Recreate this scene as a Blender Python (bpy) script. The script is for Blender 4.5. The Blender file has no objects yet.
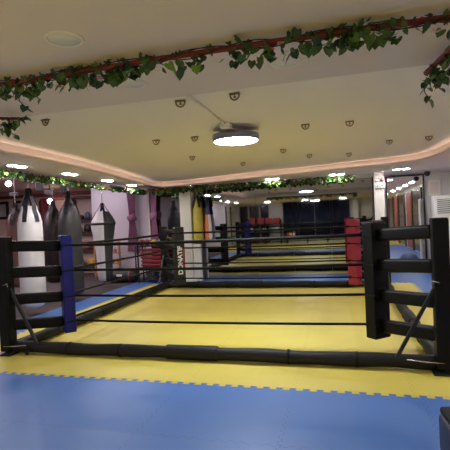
import bpy, bmesh, math, random
from mathutils import Vector, Matrix
random.seed(7)
S = bpy.context.scene
C = S.collection
PI = math.pi

# ------------------------------------------------------------ camera, world, exposure
yaw, pitch, roll, fpx = .263, -.0106, -.0465, 425.95
F = Vector((-math.sin(yaw)*math.cos(pitch), math.cos(yaw)*math.cos(pitch), math.sin(pitch)))
R0 = Vector((math.cos(yaw), math.sin(yaw), 0)); U0 = R0.cross(F)
R = R0*math.cos(roll)+U0*math.sin(roll); U = -R0*math.sin(roll)+U0*math.cos(roll)
cd = bpy.data.cameras.new('camera'); co = bpy.data.objects.new('camera', cd); C.objects.link(co)
m = Matrix.Identity(4)
for i in range(3):
    m[i][0] = R[i]; m[i][1] = U[i]; m[i][2] = -F[i]
m.translation = (0, 0, 1.6)
co.matrix_world = m
cd.sensor_width = 36; cd.lens = 36*fpx/450; cd.clip_end = 200; cd.clip_start = .05
S.camera = co
w = bpy.data.worlds.new('world'); S.world = w; w.use_nodes = True
w.node_tree.nodes['Background'].inputs[0].default_value = (.5, .5, .55, 1)
w.node_tree.nodes['Background'].inputs[1].default_value = .05
S.view_settings.view_transform = 'Standard'; S.view_settings.look = 'None'
S.view_settings.gamma = 1; S.view_settings.use_curve_mapping = False
S.view_settings.exposure = 1.12

def area(name, loc, sx, sy, power, col, rot=(0, 0, 0), spread=PI):
    l = bpy.data.lights.new(name, 'AREA'); l.shape = 'RECTANGLE'; l.size = sx; l.size_y = sy
    l.energy = power; l.color = col; l.spread = spread
    o = bpy.data.objects.new(name, l); C.objects.link(o); o.location = loc; o.rotation_euler = rot
    return o
# unseen pinkish area lights added to light the bag room on the left
area('bag_room_fill', (-8.3, 8.3, 2.95), 2.5, 4.0, 72, (1, .82, .88))
area('bag_room_back_fill', (-7.2, 11.4, 2.95), 2.2, .8, 7, (1, .86, .95))

# ------------------------------------------------------------ materials
def mat(name, col, rough=.6, metal=0, var=.08, scale=8, bump=.0, spec=.5, emit=None, estr=0, coat=0):
    M = bpy.data.materials.new(name); M.use_nodes = True
    nt = M.node_tree; b = nt.nodes['Principled BSDF']
    b.inputs['Roughness'].default_value = rough; b.inputs['Metallic'].default_value = metal
    b.inputs['Specular IOR Level'].default_value = spec
    b.inputs['Coat Weight'].default_value = coat
    tc = nt.nodes.new('ShaderNodeTexCoord')
    n = nt.nodes.new('ShaderNodeTexNoise'); n.inputs['Scale'].default_value = scale; n.inputs['Detail'].default_value = 4
    nt.links.new(tc.outputs['Object'], n.inputs['Vector'])
    r = nt.nodes.new('ShaderNodeValToRGB')
    r.color_ramp.elements[0].position = .3; r.color_ramp.elements[1].position = .7
    r.color_ramp.elements[0].color = (*[c*(1-var) for c in col], 1)
    r.color_ramp.elements[1].color = (*[min(1, c*(1+var)) for c in col], 1)
    nt.links.new(n.outputs['Fac'], r.inputs['Fac']); nt.links.new(r.outputs['Color'], b.inputs['Base Color'])
    if bump:
        n2 = nt.nodes.new('ShaderNodeTexNoise'); n2.inputs['Scale'].default_value = scale*6
        nt.links.new(tc.outputs['Object'], n2.inputs['Vector'])
        bp = nt.nodes.new('ShaderNodeBump'); bp.inputs['Strength'].default_value = bump; bp.inputs['Distance'].default_value = .01
        nt.links.new(n2.outputs['Fac'], bp.inputs['Height']); nt.links.new(bp.outputs['Normal'], b.inputs['Normal'])
    if emit:
        b.inputs['Emission Color'].default_value = (*emit, 1); b.inputs['Emission Strength'].default_value = estr
    return M

def mat_mats(name, col, rough, x0, y0, px, py, seam=.75, spec=.5):
    """foam mat: faint dark interlocking seams every px / py metres, measured in object space"""
    M = mat(name, col, rough, var=.05, scale=1.3, bump=.05, spec=spec)
    nt = M.node_tree; N = nt.nodes; L = nt.links; b = N['Principled BSDF']
    base = b.inputs['Base Color'].links[0].from_socket
    tc = N.new('ShaderNodeTexCoord'); sp = N.new('ShaderNodeSeparateXYZ'); L.new(tc.outputs['Object'], sp.inputs[0])
    def mth(op, a, bb=None, c=None):
        q = N.new('ShaderNodeMath'); q.operation = op
        for i, v in enumerate((a, bb, c)):
            if v is None: continue
            if isinstance(v, (int, float)): q.inputs[i].default_value = v
            else: L.new(v, q.inputs[i])
        return q.outputs[0]
    def seamf(u, v, u0, per):
        t = mth('SIGN', mth('SINE', mth('MULTIPLY', v, 2*PI/.09)))
        s = mth('ADD', mth('SUBTRACT', u, u0), mth('MULTIPLY', t, .011))
        fr = mth('FRACT', mth('ADD', mth('DIVIDE', s, per), .5))
        d = mth('MULTIPLY', mth('ABSOLUTE', mth('SUBTRACT', fr, .5)), per)
        return mth('LESS_THAN', d, .004)
    f = mth('MAXIMUM', seamf(sp.outputs[0], sp.outputs[1], x0, px), seamf(sp.outputs[1], sp.outputs[0], y0, py))
    mx = N.new('ShaderNodeMix'); mx.data_type = 'RGBA'
    L.new(f, mx.inputs[0]); L.new(base, mx.inputs[6]); mx.inputs[7].default_value = (*[c*seam for c in col], 1)
    L.new(mx.outputs[2], b.inputs['Base Color'])
    return M

MT = dict(
    blue=mat_mats('blue_foam', (.056, .150, .43), .42, -.48, 2.95, 1.1, 1.05, .7),
    yellow=mat_mats('yellow_foam', (.58, .47, .085), .45, -.48, 3.98, 1.05, 1.05, .85),
    carpet=mat('dark_carpet', (.055, .042, .046), .9, scale=20, bump=.3),
    ceil=mat('ceiling_paint', (.90, .84, .80), .8, var=.02, scale=.6),
    soffit=mat('shaded_soffit_paint', (.77, .68, .66), .8, var=.02, scale=.6),  # darker and greyer than the tray paint: the soffit's shade put into the colour
    fascia=mat('fascia_paint', (.74, .66, .60), .8, var=.03, scale=1),
    wall=mat('white_wall', (.80, .78, .80), .8, var=.02, scale=1),
    cream=mat('cream_wall', (.70, .67, .62), .8, var=.02, scale=1),
    lavlit=mat('lavender_lit_wall', (.62, .58, .66), .8, var=.02, scale=1),  # white wall with the lavender tint of its light put into the colour
    pinkwall=mat('pinkish_wall', (.66, .50, .46), .8, var=.04, scale=1),
    black=mat('black_vinyl', (.0035, .003, .0035), .5, var=.25, scale=6, bump=.12, spec=.2),
    foam=mat('black_foam_sleeve', (.008, .0072, .007), .6, var=.25, scale=5, bump=.2, spec=.3),
    blackmetal=mat('black_metal', (.008, .008, .010), .4, metal=0, var=.2),
    rope=mat('black_rope', (.008, .008, .008), .75, scale=30, bump=.2, spec=.2),
    bluepad=mat('blue_vinyl', (.014, .014, .135), .5, var=.15, scale=5, bump=.1, spec=.25),
    redpad=mat('red_vinyl', (.30, .018, .036), .45, var=.1, scale=5, bump=.1),
    greypad=mat('charcoal_vinyl', (.009, .009, .0085), .55, var=.15, scale=5, bump=.1),
    white=mat('white_plastic', (.78, .77, .75), .45, var=.02),
    lettering=mat('white_lettering', (.85, .85, .85), .5, var=.01),
    redprint=mat('red_print', (.7, .02, .03), .5, var=.01),
    greenprint=mat('green_print', (.05, .4, .1), .5, var=.01),
    chrome=mat('steel', (.62, .60, .62), .25, metal=1, var=.05),
    brass=mat('aged_brass', (.20, .15, .06), .4, metal=.6, var=.15),
    lampside=mat('lamp_rim', (.24, .24, .38), .45, var=.05),
    lampface=mat('lamp_diffuser', (.9, .9, .9), .5, emit=(.86, .93, 1), estr=56),
    spotface=mat('spot_lens', (.9, .9, .9), .5, emit=(1, .95, .92), estr=85),
    globe=mat('globe_lens', (.9, .9, .9), .5, emit=(1, .86, .92), estr=16),
    warmglow=mat('warm_lens', (.9, .8, .7), .5, emit=(1, .72, .62), estr=10),
    strip=mat('led_strip', (.9, .7, .6), .5, emit=(1, .74, .62), estr=2.0),
    offlamp=mat('unlit_lens', (.88, .84, .76), .5, var=.02),
    redpipe=mat('red_pipe', (.20, .022, .025), .5, var=.2, scale=10),
    redbeam=mat('dark_red_beam', (.13, .018, .03), .5, var=.1),
    stem=mat('vine_stem', (.045, .028, .014), .8),
    leaf1=mat('ivy_leaf', (.055, .125, .032), .5, var=.35, scale=14),
    leaf2=mat('dark_ivy_leaf', (.018, .050, .014), .5, var=.35, scale=14),
    leaf3=mat('bright_ivy_leaf', (.14, .26, .045), .5, var=.3, scale=14),
    flower1=mat('red_flower', (.50, .04, .03), .6), flower2=mat('pink_flower', (.62, .30, .32), .6),
    bagwhite=mat('white_leather', (.72, .70, .76), .38, var=.04, bump=.08, scale=3),
    bagbrown=mat('brown_leather', (.13, .060, .055), .4, var=.2, bump=.15, scale=3),
    bagdark=mat('dark_brown_leather', (.020, .012, .014), .42, var=.25, bump=.15, scale=3),
    baggrey=mat('charcoal_leather', (.032, .032, .037), .45, var=.12, bump=.08, scale=3),
    bagyellow=mat('yellow_leather', (.50, .42, .06), .45, var=.1),
    orange=mat('orange_leather', (.75, .22, .10), .45, var=.1), navy=mat('navy_leather', (.03, .04, .16), .45, var=.1),
    strap=mat('strap_webbing', (.013, .010, .022), .6, var=.2),
    curtain=mat('purple_cloth', (.27, .11, .21), .75, var=.2, scale=4, bump=.2),
    darkcloth=mat('dark_blue_cloth', (.012, .014, .045), .7, var=.25, scale=3, bump=.2),
    frame=mat('black_frame', (.012, .011, .014), .4, var=.1),
    wood=mat('golden_wood', (.42, .21, .07), .5, var=.2, scale=6),
    redkit=mat('red_plastic', (.27, .025, .035), .45, var=.12),
    yellowkit=mat('yellow_kit', (.62, .40, .04), .5, var=.1),
    pinkkit=mat('pink_leather', (.48, .18, .20), .5, var=.1),
    bluekit=mat('blue_kit', (.06, .10, .22), .5, var=.1),
    greydisc=mat('grey_rubber', (.12, .12, .12), .6, var=.1),
    teal=mat('teal_plastic', (.02, .28, .22), .5), picture=mat('pale_print', (.42, .40, .40), .5, var=.3, scale=3),
    darkglass=mat('dark_glass', (.02, .018, .02), .12, var=.1), redpanel=mat('red_panel', (.33, .07, .05), .5, var=.3, scale=2),
    door=mat('cream_door', (.42, .40, .33), .6, var=.03), navyrubber=mat('navy_rubber', (.020, .022, .055), .5, var=.15, bump=.15),
)
def mirror_mat(name, col):
    M = bpy.data.materials.new(name); M.use_nodes = True; nt = M.node_tree; b = nt.nodes['Principled BSDF']
    n = nt.nodes.new('ShaderNodeTexNoise'); n.inputs['Scale'].default_value = 1.5
    r = nt.nodes.new('ShaderNodeMapRange'); r.inputs['To Min'].default_value = .015; r.inputs['To Max'].default_value = .035
    nt.links.new(n.outputs['Fac'], r.inputs['Value']); nt.links.new(r.outputs[0], b.inputs['Roughness'])
    b.inputs['Base Color'].default_value = (*col, 1); b.inputs['Metallic'].default_value = 1
    return M
MT['mirror'] = mirror_mat('silvered_glass', (.40, .41, .46))
MT['mirror2'] = mirror_mat('bright_silvered_glass', (.78, .78, .80))

# ------------------------------------------------------------ helpers
def obj(name, bm, m=None, parent=None, smooth=False, **kw):
    me = bpy.data.meshes.new(name)
    bmesh.ops.recalc_face_normals(bm, faces=bm.faces[:])
    if smooth:
        for f in bm.faces: f.smooth = True
    bm.to_mesh(me); bm.free()
    ms = m if isinstance(m, (list, tuple)) else [m]
    for q in ms:
        if q: me.materials.append(MT[q])
    o = bpy.data.objects.new(name, me); C.objects.link(o)
    if parent: o.parent = parent
    for k, v in kw.items(): o[k] = v
    return o
def thing(name, label, cat, loc=(0, 0, 0), rz=0, group=None):
    o = bpy.data.objects.new(name, None); C.objects.link(o); o.empty_display_size = .1
    o.location = loc; o.rotation_euler = (0, 0, rz); o['label'] = label; o['category'] = cat
    if group: o['group'] = group
    return o
def tag(o, label, cat, group=None):
    o['label'] = label; o['category'] = cat
    if group: o['group'] = group
    return o
def struct(name, bm, m, label=None, **kw):
    o = obj(name, bm, m, **kw); o['kind'] = 'structure'
    if label: o['label'] = label
    return o
def dup(root, loc, label, rz=None):
    r = root.copy(); C.objects.link(r); r.location = loc; r['label'] = label
    if rz is not None: r.rotation_euler = (0, 0, rz)
    for ch in list(root.children):
        c = ch.copy(); C.objects.link(c); c.parent = r
        for g in ch.children:
            d = g.copy(); C.objects.link(d); d.parent = c
    return r
NB = bmesh.new
def box(bm, c, s, rz=0, bev=0, mi=0, M=None):
    r = bmesh.ops.create_cube(bm, size=1)
    vs = r['verts']
    T = (M if M is not None else Matrix.Translation(c) @ Matrix.Rotation(rz, 4, 'Z')) @ Matrix.Diagonal((*s, 1))
    bmesh.ops.transform(bm, matrix=T, verts=vs)
    fs = list({f for v in vs for f in v.link_faces})
    if bev:
        es = list({e for v in vs for e in v.link_edges})
        g = bmesh.ops.bevel(bm, geom=es, offset=bev, segments=3, profile=.6, affect='EDGES')
        fs = [f for f in g['faces']] + [f for f in fs if f.is_valid]
    for f in fs:
        if f.is_valid: f.material_index = mi
    return bm
def quad(bm, pts, mi=0):
    f = bm.faces.new([bm.verts.new(p) for p in pts]); f.material_index = mi; return f
def tube(bm, pts, r, n=10, cap=True, mi=0, closed=False):
    pts = [Vector(p) for p in pts]; k = len(pts); rings = []
    rs = r if isinstance(r, (list, tuple)) else [r]*k
    prev = None
    for i, p in enumerate(pts):
        a = pts[i-1] if (i > 0 or closed) else pts[i]
        b = pts[(i+1) % k] if (i < k-1 or closed) else pts[i]
        t = (b-a).normalized()
        if prev is None:
            up = Vector((0, 0, 1)) if abs(t.z) < .9 else Vector((1, 0, 0))
            x = t.cross(up).normalized()
        else:
            x = (prev - t*prev.dot(t)).normalized()
        prev = x; y = t.cross(x)
        rings.append([bm.verts.new(p + (x*math.cos(2*PI*j/n)+y*math.sin(2*PI*j/n))*rs[i]) for j in range(n)])
    for i in range(k if closed else k-1):
        A, B = rings[i], rings[(i+1) % k]
        for j in range(n):
            f = bm.faces.new((A[j], A[(j+1) % n], B[(j+1) % n], B[j])); f.material_index = mi; f.smooth = True
    if cap and not closed:
        for q in (rings[0], rings[-1]):
            f = bm.faces.new(q); f.material_index = mi
    return bm
def lathe(bm, prof, n=28, c=(0, 0, 0), mi=None, sx=1, sy=1):
    rings = []
    for r, z in prof:
        if r < 1e-4: rings.append([bm.verts.new((c[0], c[1], c[2]+z))])
        else: rings.append([bm.verts.new((c[0]+r*sx*math.cos(2*PI*j/n), c[1]+r*sy*math.sin(2*PI*j/n), c[2]+z)) for j in range(n)])
    for i in range(len(rings)-1):
        A, B = rings[i], rings[i+1]
        for j in range(n):
            if len(A) == 1 and len(B) == 1: continue
            if len(A) == 1: vs = (A[0], B[(j+1) % n], B[j])
            elif len(B) == 1: vs = (A[j], A[(j+1) % n], B[0])
            else: vs = (A[j], A[(j+1) % n], B[(j+1) % n], B[j])
            f = bm.faces.new(vs); f.smooth = True
            if mi: f.material_index = mi(i, (j+.5)/n)
    return bm
def cyl(bm, c, r, h, n=24, r2=None):
    r2 = r if r2 is None else r2
    return lathe(bm, [(0, 0), (r, 0), (r2, h), (0, h)], n, c)
def torus(bm, c, R_, r, M=None, n=18, k=8, arc=2*PI, sy=1):
    pts = []
    q = n if arc >= 2*PI-.01 else n+1
    for i in range(q):
        a = arc*i/n
        p = Vector((R_*math.cos(a), 0, R_*sy*math.sin(a)))
        if M is not None: p = M @ p
        pts.append(p+Vector(c))
    tube(bm, pts, r, k, closed=(arc >= 2*PI-.01))
    return bm

# ------------------------------------------------------------ floors
bm = NB(); box(bm, (-5.5, 4, -.038), (19, 20, .07)); struct('floor', bm, 'carpet', 'dark carpet floor of the bag room on the left')
YX0, YX1, YY0, YY1 = -4.83, 1.5, 3.98, 10.3
# yellow mats: rectangle with interlocking teeth along every edge
bm = NB()
def toothed(x0, y0, x1, y1, per, d, z):
    loop = []; teeth = []
    def edge(ax, ay, bx, by, nx, ny):
        L_ = math.hypot(bx-ax, by-ay); n = max(1, round(L_/per)); tx, ty = (bx-ax)/L_, (by-ay)/L_; e = L_/n
        loop.append(bm.verts.new((ax, ay, z)))
        for i in range(n):
            s = L_*i/n
            v = [bm.verts.new((ax+tx*(s+f*e)+nx*o, ay+ty*(s+f*e)+ny*o, z)) for f, o in ((.28, 0), (.20, d), (.80, d), (.72, 0))]
            loop.extend((v[0], v[3])); teeth.append(v)
    edge(x0, y0, x1, y0, 0, -1); edge(x1, y0, x1, y1, 1, 0); edge(x1, y1, x0, y1, 0, 1); edge(x0, y1, x0, y0, -1, 0)
    c = bm.verts.new(((x0+x1)/2, (y0+y1)/2, z))
    for a, b in zip(loop, loop[1:]+loop[:1]): bm.faces.new((c, a, b))
    for v in teeth: bm.faces.new((v[0], v[1], v[2], v[3]))
toothed(YX0, YY0, YX1, YY1, .125, .05, .0022)
struct('floor', bm, 'yellow', 'yellow interlocking foam mat floor under and around the ring')
bm = NB(); box(bm, (-1.2, 6.95, -.001), (8.6, 10.54, .002)); struct('floor', bm, 'blue', 'blue interlocking foam mat floor surrounding the yellow mats')
bm = NB(); box(bm, (-1.75, -1.68, -.001), (9.5, 6.7, .002)); struct('floor', bm, 'yellow', 'yellow foam mat floor at the rear of the hall seen in the mirror')

# ------------------------------------------------------------ ceiling
def chaikin(p, k=2):
    for _ in range(k):
        q = [p[0]]
        for a, b in zip(p, p[1:]):
            q += [(a[0]*.75+b[0]*.25, a[1]*.75+b[1]*.25), (a[0]*.25+b[0]*.75, a[1]*.25+b[1]*.75)]
        p = q+[p[-1]]
    return p
ZT, ZS, ZO = 2.75, 2.60, 3.0
FP = chaikin([(-4.2, 3.2), (-4.2, 5.8), (-4.4, 7.5), (-4.72, 9.6), (-5.0, 11.0), (-4.3, 11.15), (-3.0, 10.7), (-1.85, 10.32), (-.85, 10.1), (.2, 9.75), (1.3, 9.45), (1.75, 9.0), (1.86, 8.0), (1.9, 6.5), (1.9, 3.2)], 2)
bm = NB()
f = bm.faces.new([bm.verts.new((x, y, ZT)) for x, y in FP]); bmesh.ops.triangulate(bm, faces=[f])
bm.normal_update()
# roof slab above the tray so that nothing leaks
box(bm, (-1.5, 7, ZT+.08), (7.6, 9.5, .04))
struct('ceiling', bm, 'ceil', 'recessed tray ceiling above the ring')
bm = NB()
for (a, b) in zip(FP, FP[1:]): quad(bm, [(*a, ZS), (*b, ZS), (*b, ZT), (*a, ZT)])
quad(bm, [(-4.2, 3.2, ZS), (1.9, 3.2, ZS), (1.9, 3.2, ZT), (-4.2, 3.2, ZT)])
struct('trim_1', bm, 'fascia', 'curved fascia band around the tray ceiling')
# soffit ring at ZS
bm = NB()
def outer(p):
    x, y = p
    if y > 9.3 or (y > 9 and x > -3 and x < 1.6): return (max(-5.2, min(3.0, x)), 12.9)
    return (-5.2, y) if x < -1 else (3.0, y)
for (a, b) in zip(FP, FP[1:]):
    oa, ob = outer(a), outer(b)
    if (oa[1] == 12.9) != (ob[1] == 12.9):   # corner
        cx = -5.2 if a[0] < 0 else 3.0
        pts = [a, b, ob, (cx, 12.9), oa]
    else: pts = [a, b, ob, oa]
    q = []
    for p in pts:
        if not q or (abs(p[0]-q[-1][0])+abs(p[1]-q[-1][1])) > 1e-4: q.append(p)
    if len(q) > 2: quad(bm, [(*p, ZS) for p in q])
quad(bm, [(-6.6, -5.2, ZS), (3.0, -5.2, ZS), (3.0, 3.2, ZS), (-6.6, 3.2, ZS)])
quad(bm, [(-5.2, 3.0, ZS), (-5.2, 12.9, ZS), (-5.2, 12.9, ZO), (-5.2, 3.0, ZO)])
struct('ceiling', bm, 'soffit', 'lower soffit ceiling around the tray')
bm = NB(); box(bm, (-10, 8, ZO+.02), (9.7, 10.2, .04)); struct('ceiling', bm, 'pinkwall', 'higher ceiling of the bag room')
bm = NB(); box(bm, (-1.8, 4, 3.1), (10, 19, .04)); struct('ceiling', bm, 'soffit')
# light ledge: low lip carrying the strip of cove light
def offset_in(p, d):
    out = []
    for i, a in enumerate(p):
        q = p[max(0, i-1)]; r = p[min(len(p)-1, i+1)]
        t = Vector((r[0]-q[0], r[1]-q[1])).normalized(); n = Vector((t.y, -t.x))
        out.append((a[0]+n.x*d, a[1]+n.y*d))
    return out
FI = offset_in(FP, .075); FI2 = offset_in(FP, .03)
bm = NB()
for i in range(len(FP)-1):
    a, b, c, d = FP[i], FP[i+1], FI[i+1], FI[i]
    quad(bm, [(*a, ZS), (*b, ZS), (*c, ZS), (*d, ZS)])
    quad(bm, [(*d, ZS), (*c, ZS), (*c, ZS+.035), (*d, ZS+.035)])
struct('trim_2', bm, 'soffit', 'light ledge lip of the cove')
bm = NB()
for i in range(len(FP)-1):
    a, b, c, d = FI2[i], FI2[i+1], FI[i+1], FI[i]
    c = ((b[0]+c[0])/2, (b[1]+c[1])/2); d = ((a[0]+d[0])/2, (a[1]+d[1])/2)
    quad(bm, [(*a, ZS+.012), (*b, ZS+.012), (*c, ZS+.012), (*d, ZS+.012)])
tag(obj('cove_light_strip', bm, 'strip'), 'warm glowing strip light running round the curved ceiling cove', 'light strip')

# ------------------------------------------------------------ walls
def wall(name, a, b, m, z1=3.1, th=.1, label=None):
    a = Vector(a); b = Vector(b); c = (a+b)/2; L_ = (b-a).length
    bm = NB(); box(bm, (c.x, c.y, z1/2-.02), (L_, th, z1+.04), math.atan2(b.y-a.y, b.x-a.x)); return struct(name, bm, m, label)
wall('wall_back', (-5.25, 11.30), (1.0, 11.30), 'cream')
wall('wall_back', (1.0, 12.30), (3.05, 12.30), 'wall')
wall('wall_back', (1.0, 11.25), (1.0, 12.35), 'wall', th=.1)
wall('wall_back', (-7.6, 12.15), (-5.2, 12.15), 'lavlit')
wall('wall_back', (-5.25, 11.25), (-5.25, 12.2), 'cream')
wall('wall_back', (-14.6, 13.05), (-7.6, 13.05), 'pinkwall')
wall('wall_back', (-7.6, 12.1), (-7.6, 13.1), 'lavlit')
wall('wall_left', (-14.6, 3), (-14.6, 13.1), 'pinkwall')
wall('wall_left', (-14.6, 2.95), (-6.5, 2.95), 'wall')
wall('wall_left', (-6.55, -5.1), (-6.55, 3.0), 'lavlit')
wall('wall_front', (-6.6, -5.05), (3.0, -5.05), 'cream')
wall('wall_right', (2.98, -5.1), (2.98, 12.35), 'cream')
# white pillar between the mirrors, with its plinth
bm = NB(); box(bm, (-4.005, 11.02, 1.30), (.31, .40, 2.60), bev=.006); struct('wall_pillar', bm, 'cream', 'white pillar between the two back mirrors')
bm = NB(); box(bm, (-3.97, 10.98, .03), (.46, .50, .06), bev=.01); struct('baseboard_pillar', bm, 'white')
# white strip column right of the long mirror
bm = NB(); box(bm, (.955, 11.06, 1.30), (.22, .38, 2.60), bev=.006); struct('wall_column', bm, 'white', 'white column right of the long mirror')
bm = NB(); box(bm, (2.03, 12.22, 1.3), (.02, .06, 2.6)); struct('trim_3', bm, 'white')

# ------------------------------------------------------------ mirrors
def mirror(label, x0, x1, y, z0, z1, m='mirror', yw=0, fr=.0, group='mirror panels along the back wall'):
    t = thing('wall_mirror', label, 'mirror', ((x0+x1)/2, y, z0), yw, group)
    w_ = x1-x0; h = z1-z0
    bm = NB(); box(bm, (0, 0, h/2), (w_-.006, .006, h)); obj('glass', bm, m, t)
    bm = NB(); box(bm, (0, .02, h/2), (w_-.004, .03, h)); obj('backing_board', bm, 'frame', t)
    if fr:
        bm = NB()
        for s in (-1, 1): box(bm, (s*(w_/2), -.01, h/2), (fr, .05, h+fr))
        for z in (0, h): box(bm, (0, -.01, z), (w_+fr, .05, fr))
        obj('frame', bm, 'frame', t)
    return t
ordn = ['leftmost long-mirror panel, right of the white pillar', 'second panel of the long back mirror from the pillar', 'middle panel of the long back mirror facing the ring', 'fourth panel of the long back mirror, left of the red pad', 'rightmost long-mirror panel, behind the red corner pad']
xs = [-3.79, -3.05, -2.14, -1.18, -.22, .80]
for i in range(5): mirror(ordn[i], xs[i], xs[i+1], 11.18, .02, 2.50, yw=(.0, .001, -.0012, .0010, -.0008)[i])
mirror('narrow black-framed mirror left of the white pillar', -5.18, -4.2, 11.18, .02, 2.50, fr=.04, group='')
mirror('black-framed bright mirror by the white air conditioner', 1.24, 2.16, 12.16, .02, 2.56, 'mirror2', fr=.035, group='')
bm = NB(); box(bm, (-3.81, 11.12, 1.26), (.035, .06, 2.5)); tag(obj('mirror_frame_post', bm, 'frame'), 'black upright frame strip beside the white pillar', 'frame')
bm = NB(); box(bm, (.83, 11.12, 1.26), (.035, .06, 2.5)); tag(obj('mirror_frame_post', bm, 'frame'), 'black upright frame strip at the right end of the long mirror', 'frame')

# ------------------------------------------------------------ boxing ring
xL, xR, yF, yB = -4.17, .91, 4.64, 9.73
HP = 1.52
RZ = (1.36, 1.015, .665, .32)
ring = thing('boxing_ring', 'floor-level boxing ring with black ropes and padded corners on yellow mats', 'boxing ring', ((xL+xR)/2, (yF+yB)/2, 0))
RO = Vector(((xL+xR)/2, (yF+yB)/2, 0))
def robj(name, bm, m, parent=None, **kw):
    bmesh.ops.translate(bm, verts=bm.verts[:], vec=-RO)
    return obj(name, bm, m, parent or ring, **kw)
corners = {  # post position, pad position, pad material
    'nl': ((xL-.05, yF-.05), (-3.68, 5.12), 'bluepad', 'blue corner pad'),
    'nr': ((xR+.03, yF-.05), (.38, 5.19), 'black', 'black corner pad'),
    'fr': ((xR+.03, yB+.05), (.26, 9.09), 'redpad', 'red corner pad'),
    'fl': ((xL-.05, yB+.05), (-3.60, 9.17), 'greypad', 'charcoal corner pad with white lettering'),
}
for key, (pp, pd, pm, lab) in corners.items():
    px, py = pp
    hp = HP if key != 'nr' else 1.53
    bm = NB(); box(bm, (px, py, hp/2+.02), (.15, .15, hp-.04), 0, .02)
    post = robj('corner_post', bm, 'black')
    bm = NB(); box(bm, (px, py, .012), (.24, .24, .018), 0, .004); robj('base_plate', bm, 'blackmetal', post)
    # braces along both bars
    sx = 1 if px < 0 else -1; sy = 1 if py < 7 else -1
    brs = [((px+sx*.03, py, .90), (px+sx*.44, py, .13))]
    if key in ('fl', 'fr'): brs.append(((px, py+sy*.03, .86), (px, py+sy*.42, .13)))
    for a, b in brs:
        bm = NB(); a = Vector(a); b = Vector(b); d = (b-a)
        Mx = Matrix.Translation((a+b)/2) @ d.to_track_quat('Z', 'Y').to_matrix().to_4x4()
        box(bm, None, (.035, .035, d.length), bev=.005, M=Mx)
        box(bm, a, (.09, .06, .05), bev=.008)
        br = robj('brace', bm, 'blackmetal', post)
    if key[0] == 'n':
        bm = NB(); tube(bm, [(px+sx*.03, py-.085, .90), (px+sx*.10, py-.085, .92), (px+sx*.10, py-.085, .88)], .008, 8)
        robj('bolt', bm, 'chrome', post)
        bm = NB(); tube(bm, [(px+sx*.02, py-.11, .125), (px+sx*.18, py-.12, .135), (px+sx*.36, py-.11, .15)], .006, 8)
        robj('tension_rod', bm, 'chrome', post)
    # pad
    ang = math.atan2(py-pd[1], px-pd[0])
    bm = NB(); box(bm, (pd[0], pd[1], (1.50+.17)/2), (.15, .245, 1.33), ang, .018)
    pad = robj('corner_pad', bm, pm, label=lab)
    if key == 'nl': bl = pad
    for z in RZ:
        bm = NB(); box(bm, (pd[0], pd[1], z), (.158, .253, .022), ang, .004); robj('strap', bm, 'rope', pad)
        bm = NB(); box(bm, (pd[0]+.075*sx, pd[1], z), (.05, .05, .05), ang, .006); robj('buckle', bm, 'rope', pad)
    # four padded turnbuckle covers post -> pad
    a0 = Vector((px, py, 0)); a1 = Vector((pd[0], pd[1], 0)); dr = (a1-a0).normalized()
    for k, z in enumerate(RZ):
        p0 = a0+dr*.06; p1 = a1-dr*.07
        z0 = z+(.035 if k < 3 else .05)
        c0 = Vector((p0.x, p0.y, z0)); c1 = Vector((p1.x, p1.y, z-.004)); d = c1-c0
        Mx = Matrix.Translation((c0+c1)/2) @ Matrix.Rotation(math.atan2(d.y, d.x), 4, 'Z') @ Matrix.Rotation(-math.atan2(d.z, math.hypot(d.x, d.y)), 4, 'Y')
        bm = NB(); box(bm, None, (d.length, .095, .145), bev=.035, M=Mx)
        for f in bm.faces: f.smooth = True
        cv = robj('turnbuckle_cover', bm, 'black')
        bm = NB(); tube(bm, [c0-dr*.02, c0+dr*.03], .04, 10); robj('turnbuckle', bm, 'blackmetal', cv); bm = NB(); tube(bm, [c1-dr*.02, c1+dr*.05], .022, 8); robj('turnbuckle', bm, 'blackmetal', cv)
# lettering on the far left pad
cu = bpy.data.curves.new('lettering', 'FONT'); cu.body = 'DONATIF'; cu.size = .155; cu.extrude = .002; cu.align_x = 'LEFT'; cu.align_y = 'CENTER'; cu.space_character = .96; cu.offset = .005
tmp = bpy.data.objects.new('tmp', cu); C.objects.link(tmp)
dg = bpy.context.evaluated_depsgraph_get(); dg.update()
me = bpy.data.meshes.new_from_object(tmp.evaluated_get(dg)); bpy.data.objects.remove(tmp)
bm = NB(); bm.from_mesh(me)
pd = corners['fl'][1]; pp = corners['fl'][0]
n = Vector((pd[0]-pp[0], pd[1]-pp[1], 0)).normalized()       # faces the ring centre
rgt = Vector((-n.y, n.x, 0))                                  # to the viewer's right
up = Vector((0, 0, 1))
Mt = Matrix.Identity(4)
for i in range(3): Mt[i][0] = up[i]; Mt[i][1] = -rgt[i]; Mt[i][2] = n[i]
Mt.translation = Vector((pd[0], pd[1], .41)) + n*.077 + rgt*.0
bmesh.ops.transform(bm, matrix=Mt, verts=bm.verts[:])
fl_pad = [o for o in ring.children if o.name.startswith('corner_pad')][3]
robj('lettering', bm, 'lettering', fl_pad, label='white vertical letters DONATIF')
bm = NB(); c = Vector((pd[0], pd[1], .80))+n*.077+rgt*.085; box(bm, c, (.004, .022, .42), math.atan2(n.y, n.x)); robj('print_stripe', bm, 'redprint', fl_pad, label='red printed stripe')
bm = NB(); c = Vector((pd[0], pd[1], .53))+n*.077+rgt*.085; box(bm, c, (.004, .022, .08), math.atan2(n.y, n.x)); robj('print_stripe', bm, 'greenprint', fl_pad, label='green printed stripe')
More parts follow.
